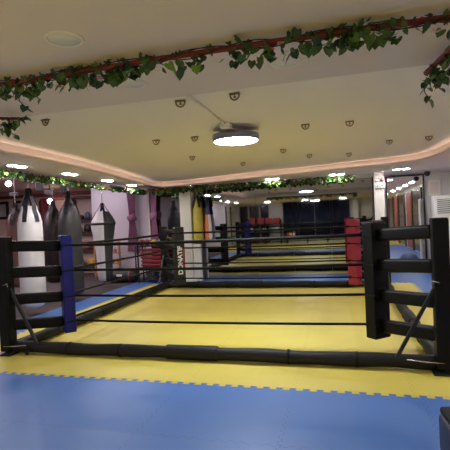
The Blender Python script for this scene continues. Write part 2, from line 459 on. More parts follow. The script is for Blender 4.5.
# ropes
seq = ['nl', 'nr', 'fr', 'fl']
for i in range(4):
    a = corners[seq[i]][1]; b = corners[seq[(i+1) % 4]][1]
    for k, z in enumerate(RZ):
        A = Vector((a[0], a[1], z)); B = Vector((b[0], b[1], z)); d = (B-A).normalized()
        A += d*.10; B -= d*.10
        if i in (1, 3):
            A.x += .09*(1 if a[0] > -1.6 else -1); B.x += .09*(1 if a[0] > -1.6 else -1)
        pts = []
        for s in range(13):
            t = s/12; p = A.lerp(B, t); p.z -= .012*4*t*(1-t); pts.append(p)
        bm = NB(); tube(bm, pts, (.021, .018, .016, .016)[k], 8); robj('rope', bm, 'rope')
# base bars in foam sleeves, each with its thicker joint sleeve
for (a, b, j0, j1) in (((xL, yF), (xR, yF), .42, .545), ((xR, yF), (xR, yB), .30, .42), ((xL, yB), (xR, yB), .36, .47), ((xL, yF), (xL, yB), .40, .50)):
    A = Vector((a[0], a[1], .082)); B = Vector((b[0], b[1], .082))
    n_ = 60; pts = []; rr = []
    for s in range(n_+1):
        t = s/n_; p = A.lerp(B, t); p.z += .004*math.sin(t*23)+.002*math.sin(t*51); pts.append(p); rr.append(.073+.003*math.sin(t*37+a[0]))
    bm = NB(); tube(bm, pts, rr, 14); bar = robj('base_bar', bm, 'foam')
    bm = NB(); tube(bm, [A.lerp(B, j0)+Vector((0, 0, .004)), A.lerp(B, j0+.004)+Vector((0, 0, .004)), A.lerp(B, j1-.004)+Vector((0, 0, .004)), A.lerp(B, j1)+Vector((0, 0, .004))], [.078, .085, .085, .078], 14)
    robj('joint_sleeve', bm, 'foam', bar)
    for t in (.16, .30, .70, .84):
        bm = NB(); tube(bm, [A.lerp(B, t), A.lerp(B, t+.006)], .0795, 14); robj('tape_band', bm, 'rope', bar)
# strap and hook hanging off the near left foot
bm = NB(); tube(bm, [(-3.90, 4.555, .13), (-3.90, 4.545, .07), (-3.905, 4.54, .05)], .008, 8); lathe(bm, [(0, -.03), (.02, -.022), (.027, 0), (.02, .02), (0, .028)], 12, (-3.905, 4.54, .035))
robj('strap_end', bm, 'rope')
bm = NB(); torus(bm, (-4.12, 4.50, .075), .062, .009, arc=PI*1.25, M=Matrix.Rotation(PI, 3, 'Y')); robj('carry_handle', bm, 'rope')
bm = NB(); tube(bm, [(.96, 9.52, .03), (.96, 9.42, .03)], .028, 12); robj('caster', bm, 'blackmetal')

# ------------------------------------------------------------ ceiling fittings
def round_lamp():
    t = thing('round_ceiling_lamp', 'large round glowing ceiling lamp with grey rim above the ring', 'ceiling lamp', (-1.22, 5.25, 2.59))
    bm = NB(); lathe(bm, [(.275, .0), (.292, .004), (.292, .078), (.27, .082), (0, .066)], 48); obj('housing', bm, 'lampside', t)
    bm = NB(); lathe(bm, [(0, .002), (.27, .002), (.276, .006), (.276, .02), (0, .02)], 48); obj('diffuser', bm, 'lampface', t)
    bm = NB(); cyl(bm, (0, 0, .08), .02, .05, 12); box(bm, (-.03, -.36, .125), (.12, .10, .06), bev=.008); tube(bm, [(-.03, -.34, .135), (0, 0, .135)], .012, 8); obj('mounting_block', bm, 'pinkish' if 0 else 'offlamp', t)
    return t
lamp = round_lamp()
dup(lamp, (-1.25, -1.6, ZS-.145), 'round ceiling lamp added to light the rear of the hall, seen only in the mirror')  # lamp copy added to light the hall from behind the camera
bm = NB(); tube(bm, [(-1.27, 3.45, 2.735), (-1.26, 4.86, 2.735)], .015, 8); tag(obj('cable_conduit', bm, 'offlamp'), 'thin pale cable conduit running along the ceiling to the round lamp', 'conduit')
def spot(label, loc, rz, group):
    t = thing('recessed_spotlight', label, 'spotlight', loc, rz, group)
    bm = NB(); box(bm, (0, 0, -.006), (.40, .17, .012), bev=.004); obj('trim_plate', bm, 'white', t)
    for s in (-1, 1):
        bm = NB(); cyl(bm, (s*.095, 0, -.018), .068, .010, 20); obj('lens', bm, 'spotface', t)
    return t
s0 = None
names = ['nearest lit double spotlight in the left soffit', 'second lit double spotlight from the left, above the dark bags', 'third lit spotlight in the left soffit, above the teardrop bag', 'fourth lit spotlight in the left soffit, above the purple curtain']
for nm, p in zip(names, [(-4.78, 5.55), (-4.78, 6.9), (-4.86, 8.35), (-5.0, 9.75)]):
    if s0 is None: s0 = spot(nm, (*p, ZS), PI/2, 'recessed spotlights in the soffit')
    else: dup(s0, (*p, ZS), nm)
for nm, p in [('lit double spotlight in the back soffit above the white pillar', (-4.0, 11.0)), ('lit double spotlight in the back soffit behind the round lamp', (-1.60, 10.75)), ('lit double spotlight in the back soffit above the garland end', (-.02, 10.75)), ('lit double spotlight in the right soffit left of the black camera', (1.42, 10.55))]:
    dup(s0, (*p, ZS), nm, 0)
for nm, p in [('soffit spotlight nearest the air conditioner, seen only in the bright mirror', (2.4, 8.8)), ('second soffit spotlight of the right side seen in the bright mirror', (2.4, 7.3)), ('third soffit spotlight of the right side seen in the bright mirror', (2.4, 5.6)), ('fourth soffit spotlight of the right side seen in the bright mirror', (2.4, 3.6)), ('farthest soffit spotlight of the right side seen in the bright mirror', (2.4, 0.6))]:
    dup(s0, (*p, ZS), nm, PI/2)
for nm, p in [('spotlight near the pale left wall, nearest the bag room', (-5.7, 2.0)), ('second spotlight along the pale left wall', (-5.7, .3)), ('third spotlight along the pale left wall', (-5.7, -1.6))]:
    dup(s0, (*p, ZS), nm, PI/2)
for nm, p in [('rear ceiling spotlight reflected left in the long mirror', (-4.2, -3.2)), ('rear ceiling spotlight reflected in the middle of the long mirror', (-1.9, -3.2)), ('rear ceiling spotlight reflected at the right of the long mirror', (.2, -3.2))]:
    dup(s0, (*p, ZS), nm, 0)
def downlight(label, loc):
    t = thing('round_downlight', label, 'downlight', loc, 0, 'unlit round downlights near the camera')
    bm = NB(); lathe(bm, [(.083, -.002), (.088, -.008), (.098, -.006), (.102, 0), (0, 0)], 32); obj('rim', bm, 'offlamp', t)
    bm = NB(); lathe(bm, [(0, -.006), (.084, -.006), (.084, 0), (0, 0)], 32); obj('lens', bm, 'white', t)
    return t
d0 = downlight('unlit round downlight at the upper left, nearest the camera', (-1.365, 1.98, ZS))
dup(d0, (-1.375, 2.77, ZS), 'unlit round downlight just behind the ivy pipe, left of the conduit')
dup(d0, (-.29, 2.77, ZS), 'unlit round downlight behind the ivy pipe, above and right of the round lamp')
def hook(label, x, y, rz):
    t = thing('ceiling_hook', label, 'hook', (x, y, ZT), rz, 'metal hook plates under the tray ceiling')
    bm = NB(); box(bm, (0, 0, -.006), (.10, .045, .010), bev=.003); obj('plate', bm, 'brass', t)
    bm = NB(); pts = [(.044*math.cos(a), 0, -.012-.05*abs(math.sin(a))) for a in [PI*i/14 for i in range(15)]]
    tube(bm, pts, .0075, 8); obj('eye_loop', bm, 'brass', t)
    bm = NB(); tube(bm, [(0, 0, -.01), (0, 0, -.034)], .006, 8); lathe(bm, [(0, -.046), (.014, -.04), (.014, -.032), (0, -.028)], 10); obj('bolt', bm, 'brass', t)
    return t
h0 = hook('metal ceiling hook at the near end of the cable conduit', -1.40, 3.79, .15)
for nm, x, y in [('metal ceiling hook right of the conduit, nearest row', -.87, 3.78), ('far left ceiling hook under the dangling ivy sprig', -2.94, 3.86), ('left ceiling hook of the second row, left of the lamp', -2.39, 5.44), ('ceiling hook just left of the round lamp', -1.84, 5.47),
                 ('ceiling hook right of the round lamp, second row', -.36, 5.40), ('big ceiling hook farther right of the lamp, second row', .17, 5.48), ('ceiling hook at far right near the curved cove', 1.38, 7.17), ('ceiling hook left of the far right one, third row', .81, 7.2),
                 ('ceiling hook behind the lamp, small and distant', -1.83, 8.4), ('ceiling hook right behind the lamp, third row', -.86, 7.17), ('ceiling hook of the far row above the garland end', .22, 8.3), ('ceiling hook of the far row, left of the last', -.49, 8.05), ('small ceiling hook at left in the third row', -2.45, 7.1)]:
    dup(h0, (x, y, ZT), nm, random.uniform(-.3, .3))

# ------------------------------------------------------------ ivy
def leaf(bm, p, s, mi):
    rz = random.uniform(0, 2*PI); tilt = random.uniform(.2, 1.3); ro = random.uniform(-.6, .6)
    Mx = Matrix.Translation(p) @ Matrix.Rotation(rz, 4, 'Z') @ Matrix.Rotation(tilt, 4, 'X') @ Matrix.Rotation(ro, 4, 'Y')
    pts = [(0, 0, 0), (.36, .20, .06), (.56, -.12, .10), (.44, -.56, .07), (0, -1.0, -.06), (-.44, -.56, .07), (-.56, -.12, .10), (-.36, .20, .06), (0, -.42, 0)]
    v = [bm.verts.new(Mx @ (Vector(q)*s)) for q in pts]
    for a, b, c in ((0, 1, 8), (1, 2, 8), (2, 3, 8), (3, 4, 8), (4, 5, 8), (5, 6, 8), (6, 7, 8), (7, 0, 8)):
        f = bm.faces.new((v[a], v[b], v[c])); f.material_index = mi; f.smooth = True
def lerp_path(pts, t):
    n = len(pts)-1; i = min(n-1, int(t*n)); return Vector(pts[i]).lerp(Vector(pts[i+1]), t*n-i)
def ivy(label, pts, n, size, spread, drop, pipe=None, flowers=0, clumps=0, ws=(5, 4, 1), hang=(), name='ivy_garland'):
    t = thing(name, label, 'garland', pts[0])
    o0 = Vector(pts[0])
    def fin(nm, bm, m, **k):
        for v in bm.verts: v.co.z = min(v.co.z, ZS-.004)
        bmesh.ops.translate(bm, verts=bm.verts[:], vec=-o0); return obj(nm, bm, m, t, **k)
    if pipe:
        bm = NB(); tube(bm, pts, pipe, 12); fin('pipe', bm, 'redpipe')
    bm = NB()
    for s in range(3):
        ph = random.uniform(0, 6); q = []
        for i in range(60):
            p = lerp_path(pts, i/59); a = i*.5+ph
            q.append(p+Vector((math.sin(a*1.3)*.3, math.sin(a), math.cos(a)))*spread*.45)
        tube(bm, q, .0035, 5)
    lf = NB(); fl = NB()
    for h in hang:
        hp, ln = h
        q = [Vector(hp)+Vector((.02*math.sin(i*1.1), .02*math.cos(i*.8), -ln*i/7)) for i in range(8)]
        tube(bm, q, .003, 5)
        for i in range(2, 8):
            if random.random() < .75: leaf(lf, q[i], size*random.uniform(.8, 1.2), random.choice((0, 1, 0)))
    fin('vine', bm, 'stem')
    cl = [random.random() for _ in range(clumps)]
    for i in range(n):
        if clumps and random.random() < .65:
            tt = min(1, max(0, random.choice(cl)+random.gauss(0, .022)))
        else: tt = random.random()
        p = lerp_path(pts, tt)
        p = p+Vector((random.gauss(0, spread*.5), random.gauss(0, spread*.5), random.uniform(-drop, spread*.6)))
        mi = random.choices((0, 1, 2), ws)[0]
        leaf(lf, p, size*random.uniform(.65, 1.25), mi)
    o = fin('leaves', lf, ['leaf1', 'leaf2', 'leaf3']); o['kind'] = 'stuff'
    if flowers:
        for i in range(flowers):
            p = lerp_path(pts, random.random())+Vector((random.gauss(0, spread*.5), random.gauss(0, spread*.5), random.uniform(-drop*.8, spread*.5)))
            mi = random.choice((0, 0, 1)); s = size*random.uniform(.3, .6)
            for k in range(5):
                a = 2*PI*k/5; c = p+Vector((math.cos(a), math.sin(a), 0))*s*.6
                v = [fl.verts.new(c+Vector((math.cos(a+b)*s*.5, math.sin(a+b)*s*.5, random.uniform(-.3, .3)*s))) for b in (0, 1.6, 3.1, 4.7)]
                f = fl.faces.new(v); f.material_index = mi
        o = fin('flowers', fl, ['flower1', 'flower2']); o['kind'] = 'stuff'
    else: fl.free()
    return t
ivy('leafy ivy on a red pipe crossing the ceiling near the camera', [(-3.3, 2.34, 2.555), (-2.1, 2.33, 2.555), (-1.02, 2.31, 2.555), (-.17, 2.32, 2.555), (-.0+.66, 2.355, 2.555)], 640, .047, .055, .085, .016, 10, 16, (6, 3, .6),
    hang=[((-1.93, 2.33, 2.54), .17), ((-1.86, 2.36, 2.54), .10)])
ivy('short leafy ivy branch on a red pipe at the upper right', [(.74, 2.47, 2.555), (.68, 2.75, 2.545), (.60, 3.12, 2.52)], 95, .055, .05, .12, .018, 2, 0, (5, 4, 2), hang=[((.60, 3.12, 2.5), .16), ((.64, 3.0, 2.5), .12)])
ivy('small ivy sprig at the left edge below the ceiling', [(-2.95, 2.85, 2.56), (-2.72, 3.02, 2.55), (-2.52, 3.08, 2.54)], 26, .05, .025, .05, .010, 0, 0, hang=[((-2.66, 3.05, 2.54), .14), ((-2.72, 3.02, 2.53), .10)])
ivy('flowering ivy garland hanging along the left soffit above the punching bags', [(-5.10, 4.3, 2.56), (-5.12, 6, 2.53), (-5.12, 8, 2.51), (-5.12, 10, 2.50), (-5.12, 10.75, 2.50)], 1800, .054, .06, .075, None, 260, 40, (4, 4.5, 1.9))
ivy('flowering ivy garland along the top of the back mirrors', [(-4.9, 10.82, 2.50), (-4.25, 10.42, 2.50), (-3.6, 10.42, 2.50), (-2.2, 10.75, 2.52), (-1.0, 10.95, 2.53), (.34, 10.95, 2.54)], 1100, .065, .07, .085, None, 300, 30, (4, 4.5, 1.9))

# ------------------------------------------------------------ punching bags
def chain(bm, z0, z1, r=.016):
    n = max(2, int((z1-z0)/.034)); 
    for i in range(n):
        z = z0+(z1-z0)*(i+.5)/n
        torus(bm, (0, 0, z), r, .0045, n=10, k=5, M=Matrix.Rotation(PI/2*(i % 2), 3, 'Z') @ Matrix.Diagonal((.7, 1, 1.35)))
def bag(label, x, y, prof, m, mi=None, apex=.30, ztop_ceiling=ZO, straps=4, rz=0, band=None, sw=.036):
    """prof: list (r, z) from the bottom up; straps gather above the last radius"""
    t = thing('punching_bag', label, 'punching bag', (x, y, 0), rz, 'hanging punching bags')
    bm = NB(); lathe(bm, prof, 32, mi=mi); b = obj('body', bm, m, t)
    rt, zt = prof[-2] if prof[-1][0] < 1e-3 else prof[-1]
    za = zt+apex
    for k in range(straps):
        a = 2*PI*k/straps+PI/4
        d = Vector((math.cos(a), math.sin(a), 0)); s = Vector((-math.sin(a), math.cos(a), 0))*sw
        sm = NB()
        # strap lies down the bag's shoulder, then rises to the apex
        rr = []
        for (r, z) in prof[::-1]:
            if z < zt-.001 and z > zt-.34 and r > 0: rr.append((r+.006, z))
        pth = [(.025, za), (rt*.62, zt+apex*.42), (rt+.008, zt+.01)]+rr
        L_ = [sm.verts.new(d*r+s+Vector((0, 0, z))) for r, z in pth]; R_ = [sm.verts.new(d*r-s+Vector((0, 0, z))) for r, z in pth]
        L2 = [sm.verts.new(d*(r+.006)+s+Vector((0, 0, z))) for r, z in pth]; R2 = [sm.verts.new(d*(r+.006)-s+Vector((0, 0, z))) for r, z in pth]
        for i in range(len(pth)-1):
            sm.faces.new((L_[i], L_[i+1], R_[i+1], R_[i])); sm.faces.new((L2[i], L2[i+1], R2[i+1], R2[i]))
            sm.faces.new((L_[i], L_[i+1], L2[i+1], L2[i])); sm.faces.new((R_[i], R_[i+1], R2[i+1], R2[i]))
        obj('strap', sm, 'strap', t)
    cm = NB(); chain(cm, za, ztop_ceiling-.02); obj('chain', cm, 'chrome', t)
    bm = NB(); cyl(bm, (0, 0, ztop_ceiling-.03), .05, .03, 14); obj('ceiling_mount', bm, 'blackmetal', t)
    if band:
        r, z = band; bm = NB(); lathe(bm, [(r, z-.03), (r+.006, z-.028), (r+.006, z+.028), (r, z+.03)], 32); obj('band', bm, 'strap', t)
    return t
def cylprof(r, z0, z1, sh=.28, rt=.10):
    return [(0, z0), (r*.6, z0+.01), (r*.9, z0+.05), (r, z0+.13), (r, z0+.6), (r*1.0, (z0+z1)/2), (r*.99, z1-sh-.25), (r*.97, z1-sh), (r*.86, z1-sh*.6), (r*.66, z1-sh*.25), (rt, z1), (0, z1+.01)]
bag('brown leather punching bag at the far left, partly behind the white one', -6.82, 7.80, cylprof(.20, .35, 2.02, .30, .07), 'bagbrown', apex=.14, straps=6)
bag('white cylindrical punching bag with black straps, second from left', -5.65, 6.82, cylprof(.225, .13, 2.04, .30, .14), 'bagwhite', apex=.34, straps=6, sw=.042)
bag('dark brown punching bag between the white and charcoal bags', -6.60, 8.78, cylprof(.24, .30, 2.06, .42, .07), 'bagdark', apex=.20, straps=6)
bag('tall charcoal punching bag behind the blue corner pad', -5.70, 8.12, cylprof(.245, .12, 2.14, .42, .08), 'baggrey', apex=.26, straps=6, sw=.04)
tp = [(0, .16), (.12, .17), (.175, .22), (.19, .5), (.205, .85), (.235, 1.2), (.28, 1.45), (.306, 1.60), (.312, 1.66), (.30, 1.73), (.225, 1.86), (.17, 1.95), (.14, 1.98), (0, 1.99)]
bag('teardrop punching bag, white left half and charcoal right half', -5.93, 9.86, tp, ['bagwhite', 'baggrey'], mi=lambda i, u: 1 if (u < .337 or u > .837) else 0, apex=.22, band=(.314, 1.66), sw=.028)
# slim two bags by the long mirror
bag('yellow punching bag hanging right of the white pillar', -3.70, 10.95, [(0, 1.02), (.12, 1.03), (.14, 1.08), (.14, 1.5), (.135, 1.75), (.12, 1.98), (.07, 2.15), (.03, 2.24), (0, 2.25)], 'bagyellow', apex=.08, ztop_ceiling=ZS)
bag('slim orange and white punching bag with navy top beside the yellow one', -3.44, 11.03, [(0, 1.08), (.09, 1.09), (.105, 1.2), (.10, 1.5), (.075, 1.78), (.045, 2.0), (.03, 2.16), (0, 2.17)], ['bagwhite', 'orange', 'navy'], mi=lambda i, u: 2 if i >= 4 else (1 if .45 < u < .80 else 0), apex=.08, ztop_ceiling=ZS)

bm = NB(); box(bm, (0, 0, .5), (.19, .16, .99), bev=.012); o = obj('pedestal', bm, 'white'); o.location = (-3.735, 10.90, .003); tag(o, 'narrow white pedestal standing under the yellow punching bag', 'pedestal')
# ------------------------------------------------------------ curtains
def curtain(label, x, y, z0, zk, z1, w0, wk, w1):
    t = thing('tied_curtain', label, 'curtain', (x, y, 0))
    def piece(zs, ws):
        bm = NB(); nx = 36; rows = []
        for i in range(25):
            u = i/24; z = zs[0]+(zs[1]-zs[0])*u; e = u*u*(3-2*u); w_ = ws[0]+(ws[1]-ws[0])*e
            rows.append([(((j/nx)-.5)*w_, .035*math.sin(j/nx*2*PI*5+u)*(.4+.6*min(1, w_/.35)), z) for j in range(nx+1)])
        vs = [[bm.verts.new(p) for p in r] for r in rows]
        for i in range(24):
            for j in range(nx): bm.faces.new((vs[i][j], vs[i][j+1], vs[i+1][j+1], vs[i+1][j]))
        o = obj('cloth', bm, 'curtain', t, smooth=True); md = o.modifiers.new('s', 'SOLIDIFY'); md.thickness = .006; return o
    piece((z1, zk), (w1, wk)); piece((zk, z0), (wk, w0))
    bm = NB(); lathe(bm, [(0, -.15), (.08, -.12), (wk*.78, -.03), (wk*.76, .05), (.07, .12), (0, .14)], 16, (0, 0, zk), sy=.7)
    for v in bm.verts: v.co += Vector((math.sin(v.co.z*40)*.012, math.sin(v.co.x*50)*.01, math.sin(v.co.x*30)*.02))
    obj('knot', bm, 'curtain', t, smooth=True)
    bm = NB(); tube(bm, [(-w1/2-.05, 0, z1), (w1/2+.05, 0, z1)], .012, 8); obj('rod', bm, 'frame', t)
    for sg in (-1, 1):
        bm = NB(); tube(bm, [(sg*w1*.45, 0, z1), (sg*w1*.45, .14 if z1 > 2.7 else .10, z1)] if z1 > 2.7 else [(sg*w1*.45, 0, z1), (sg*w1*.45, 0, ZS)], .010, 8); obj('bracket', bm, 'frame', t)
    return t
curtain('purple curtain knotted halfway down on the pale wall behind the bags', -6.17, 11.93, .78, 1.80, 2.9, .42, .20, .34)
curtain('second purple knotted curtain at the left of the narrow mirror', -5.03, 11.03, 1.0, 1.84, 2.565, .24, .14, .22)

# ------------------------------------------------------------ kit behind the ring at left
def rack():
    t = thing('equipment_rack', 'black equipment rack with red platforms stacked behind the far left corner', 'rack', (-4.98, 10.72, 0))
    bm = NB()
    for x in (-.36, .36):
        for y in (-.15, .15): box(bm, (x, y, .52), (.035, .035, 1.04))
    for z in (.05, .42, 1.0):
        for y in (-.15, .15): box(bm, (0, y, z), (.72, .03, .03))
    obj('frame', bm, 'blackmetal', t)
    return t
rack()
for k in range(5):
    bm = NB(); box(bm, (0, 0, .050), (.60, .26, .042), bev=.012); box(bm, (0, 0, .006), (.5, .2, .03), bev=.004)
    o = obj('step_platform', bm, 'redkit'); o.location = (-4.98+.01*(k % 2), 10.72, .44+k*.104)
    tag(o, ['red step platform at the bottom of the rack stack', 'red step platform second from the bottom of the stack', 'middle red step platform of the stack', 'red step platform second from the top of the stack', 'red step platform at the top of the stack'][k], 'step platform', 'red step platforms on the rack')
for k in range(4):
    bm = NB(); cyl(bm, (0, 0, 0), .17, .055, 28); cyl(bm, (0, 0, .055), .06, .008, 16)
    o = obj('weight_plate', bm, 'blackmetal'); o.location = (-4.98, 10.72, .068+k*.064)
    tag(o, ['lowest black weight plate in the rack pile', 'second lowest black weight plate in the rack pile', 'third black weight plate in the rack pile', 'topmost black weight plate in the rack pile'][k], 'weight plate', 'black weight plates under the red platforms')
def glove(label, x, y, z, rz, m, g='boxing gloves on top of the rack'):
    t = thing('boxing_glove', label, 'boxing glove', (x, y, z), rz, g)
    bm = NB(); lathe(bm, [(0, -.13), (.05, -.12), (.055, -.06), (.06, -.01), (.085, .05), (.082, .10), (.05, .14), (0, .15)], 18, sy=.8)
    bmesh.ops.rotate(bm, verts=bm.verts[:], cent=(0, 0, 0), matrix=Matrix.Rotation(PI/2, 3, 'Y')); bmesh.ops.translate(bm, verts=bm.verts[:], vec=(0, 0, .085)); obj('palm', bm, m, t, smooth=True)
    bm = NB(); tube(bm, [(0, -.05, .085), (.05, -.085, .09), (.10, -.075, .09)], [.03, .036, .022], 10); obj('thumb', bm, m, t, smooth=True)
    bm = NB(); tube(bm, [(-.13, 0, .085), (-.075, 0, .085)], .058, 16); obj('cuff', bm, 'rope', t)
glove('red boxing glove lying at the left on the rack', -5.26, 10.70, 1.016, -1.5, 'redkit')
glove('red boxing glove in the middle on the rack', -5.07, 10.71, 1.016, -1.7, 'redkit')
glove('yellow boxing glove on the rack beside the red gloves', -4.88, 10.70, 1.016, -1.45, 'yellowkit')
glove('dark boxing glove at the right end of the rack top', -4.69, 10.71, 1.016, -1.6, 'bluekit')
# round base with two uprights
t = thing('stand_base', 'grey round weighted stand base with two upright poles', 'stand', (-5.68, 11.45, 0))
bm = NB(); lathe(bm, [(0, 0), (.34, 0), (.35, .02), (.33, .08), (.25, .11), (0, .12)], 36); obj('base', bm, 'greydisc', t)
for x in (-.18, .14):
    bm = NB(); tube(bm, [(x, 0, .10), (x, 0, .95)], .022, 12); obj('pole', bm, 'greydisc' if x > 0 else 'blackmetal', t)
bm = NB(); box(bm, (-.03, -.12, .135), (.09, .07, .05), bev=.01); o = obj('small_box', bm, 'teal'); o.location = (-5.68, 11.45, .013); tag(o, 'small teal box lying on the round stand base', 'box')
# duffel
t = thing('duffel_bag', 'black duffel bag with yellow end and red stripe lying on the dark floor', 'bag', (-5.98, 10.72, 0), .05)
bm = NB(); tube(bm, [(-.52, 0, .17), (-.50, 0, .17), (-.30, 0, .175), (.32, 0, .185), (.48, 0, .18), (.50, 0, .18)], [.10, .14, .165, .18, .16, .12], 20); obj('body', bm, 'greypad', t, smooth=True)
bm = NB(); tube(bm, [(-.50, 0, .172), (-.34, 0, .175)], [.148, .168], 20); obj('end_panel', bm, 'yellowkit', t)
bm = NB(); tube(bm, [(.30, 0, .184), (.34, 0, .184)], .186, 20); obj('stripe', bm, 'redkit', t)
bm = NB(); torus(bm, (0, 0, .35), .16, .012, arc=PI, sy=.35); obj('handle', bm, 'strap', t)
bm = NB(); box(bm, (.05, -.18, .22), (.16, .01, .06)); obj('patch', bm, 'white', t)
# golden framed racks leaning on the wall
def gold(label, x, w_, z1):
    t = thing('wooden_display_stand', label, 'display stand', (x, 11.75, 0), 0, 'golden wooden display stands')
    bm = NB()
    for s in (-1, 1): box(bm, (s*w_/2, 0, z1/2), (.04, .06, z1))
    obj('upright', bm, 'wood', t)
    for k in range(4):
        bm = NB(); box(bm, (0, 0, .12+k*(z1-.16)/3), (w_, .2, .025)); obj('shelf', bm, 'wood', t)
gold('golden wooden display stand right of the teardrop bag', -6.72, .34, 1.12)
gold('golden wooden display stand left of the teardrop bag', -7.25, .28, 1.15)
for (x, z, m, lb) in ((-6.78, .445, 'redkit', 'small red kit box on the right wooden stand, lower shelf'), (-6.66, .445, 'yellowkit', 'small yellow kit box on the right wooden stand, lower shelf'), (-6.72, .765, 'pinkkit', 'small pink kit box on the right wooden stand, upper shelf'), (-7.25, .455, 'pinkkit', 'small pink kit box on the left wooden stand, lower shelf'), (-7.25, .79, 'redkit', 'small red kit box on the left wooden stand, upper shelf')):
    bm = NB(); box(bm, (0, 0, .06), (.10, .12, .12), bev=.02); o = obj('kit_box', bm, m); o.location = (x, 11.75, z+.004); tag(o, lb, 'box', 'small kit boxes on the wooden stands')
bm = NB(); cyl(bm, (0, 0, 0), .035, .03, 14); lathe(bm, [(0, 0), (.05, .02), (.06, .09), (.035, .16), (0, .17)], 14, (0, 0, .03))
o = obj('figurine', bm, 'redkit'); o.location = (-7.02, 11.72, 0); bpy.data.objects.remove(o)

# ------------------------------------------------------------ back of the bag room: shelves, beam, pictures, lamps
bm = NB(); box(bm, (-10.9, 12.85, 2.79), (6.5, .16, .10)); tag(obj('red_beam', bm, 'redbeam'), 'long dark red beam high across the back of the bag room', 'beam')
def shelf_unit(label, x, w_):
    t = thing('wall_shelf_unit', label, 'shelf', (x, 12.78, 0), 0, 'shelf units at the back of the bag room')
    bm = NB()
    for s in (-1, 1): box(bm, (s*w_/2, 0, 1.3), (.07, .34, 2.6))
    box(bm, (0, 0, 2.62), (w_+.07, .34, .06)); obj('frame', bm, 'redbeam', t)
    for z in (.3, .85, 1.42, 1.86):
        bm = NB(); box(bm, (0, 0, z), (w_-.07, .32, .035)); obj('shelf', bm, 'frame', t)
    return t
shelf_unit('dark shelf unit beside the pale wall, just left of the teardrop bag', -8.35, .95)
shelf_unit('dark shelf unit behind the tall charcoal bag', -9.45, 1.0)
items = [(-8.5, 1.88, .30, .14, 'blackmetal', 'flat black box on the upper shelf beside the pale wall'), (-8.22, 1.88, .20, .24, 'bluekit', 'blue-grey helmet on the upper shelf beside the pale wall'), (-8.55, 1.44, .22, .16, 'frame', 'black kit item on the middle shelf'), (-8.25, 1.44, .26, .26, 'frame', 'tall black kit item on the middle shelf'),
         (-8.3, .87, .30, .30, 'pinkkit', 'pink leather kit item on the lower shelf'), (-8.6, .32, .30, .26, 'redkit', 'red kit item on the bottom shelf'), (-8.15, .32, .26, .22, 'yellowkit', 'yellow kit item on the bottom shelf'), (-9.3, 1.44, .4, .2, 'redkit', 'red kit item on the shelf behind the charcoal bag')]
for (x, z, w_, h, m, lb) in items:
    bm = NB(); lathe(bm, [(0, 0), (w_*.42, 0), (w_*.5, h*.3), (w_*.46, h*.7), (w_*.25, h*.95), (0, h)], 20, sy=.7)
    o = obj('kit_item', bm, m, smooth=True); o.location = (x, 12.72, z+.002); tag(o, lb, 'kit', 'kit on the back shelves')
def picture(label, x, z, w_, h):
    t = thing('framed_picture', label, 'picture', (x, 12.96, z), 0, 'framed pictures at the back of the bag room')
    bm = NB()
    for s in (-1, 1): box(bm, (s*w_/2, 0, 0), (.09, .05, h+.09)); box(bm, (0, 0, s*h/2), (w_+.09, .05, .09))
    obj('frame', bm, 'frame', t)
    bm = NB(); box(bm, (0, .01, 0), (w_, .02, h)); obj('print', bm, 'picture', t)
picture('black-framed picture at the far left edge below the beam', -11.95, 2.34, .55, .55)
picture('black-framed picture right of the far left one', -11.15, 2.34, .40, .55)
picture('black-framed picture seen between the white and dark bags', -10.0, 2.2, .5, .7)
def lens(label, x, y, z, r, m='globe', nm='globe_lamp'):
    t = thing(nm, label, 'lamp', (x, y, z), 0)
    bm = NB(); lathe(bm, [(0, -r), (r*.7, -r*.7), (r, 0), (r*.7, r*.7), (0, r)], 20); obj('bulb', bm, m, t, smooth=True)
    bm = NB(); tube(bm, [(0, 0, r*.9), (0, 0, ZO-z)], .02, 8); obj('stem', bm, 'blackmetal', t)
lens('bright round globe lamp at the upper left of the bag room', -8.30, 9.3, 2.82, .075)
lens('warm glowing lamp behind the dark brown bag', -9.35, 12.3, 2.52, .09, 'warmglow')
def speaker(label, x, y, z, w_, h):
    t = thing('ceiling_speaker', label, 'speaker', (x, y, z), .3, 'small black boxes hung from the bag room ceiling')
    bm = NB(); box(bm, (0, 0, 0), (w_, .12, h), bev=.01); obj('cabinet', bm, 'blackmetal', t)
    bm = NB(); box(bm, (0, -.062, 0), (w_*.8, .006, h*.8)); obj('grille', bm, 'frame', t)
    bm = NB(); tube(bm, [(0, 0, h/2), (0, 0, ZO-z)], .012, 8); obj('bracket', bm, 'blackmetal', t)
speaker('small black box lamp right of the globe lamp near the ivy', -7.40, 8.85, 2.83, .14, .12)
speaker('black speaker hanging between the white and dark brown bag straps', -7.35, 9.3, 2.68, .17, .22)
speaker('black speaker hanging beside the charcoal bag straps', -7.05, 9.85, 2.62, .16, .20)
speaker('small black box above the brown bag', -8.55, 9.75, 2.58, .20, .10)
speaker('small black box above the dark brown bag', -7.75, 10.2, 2.61, .24, .12)

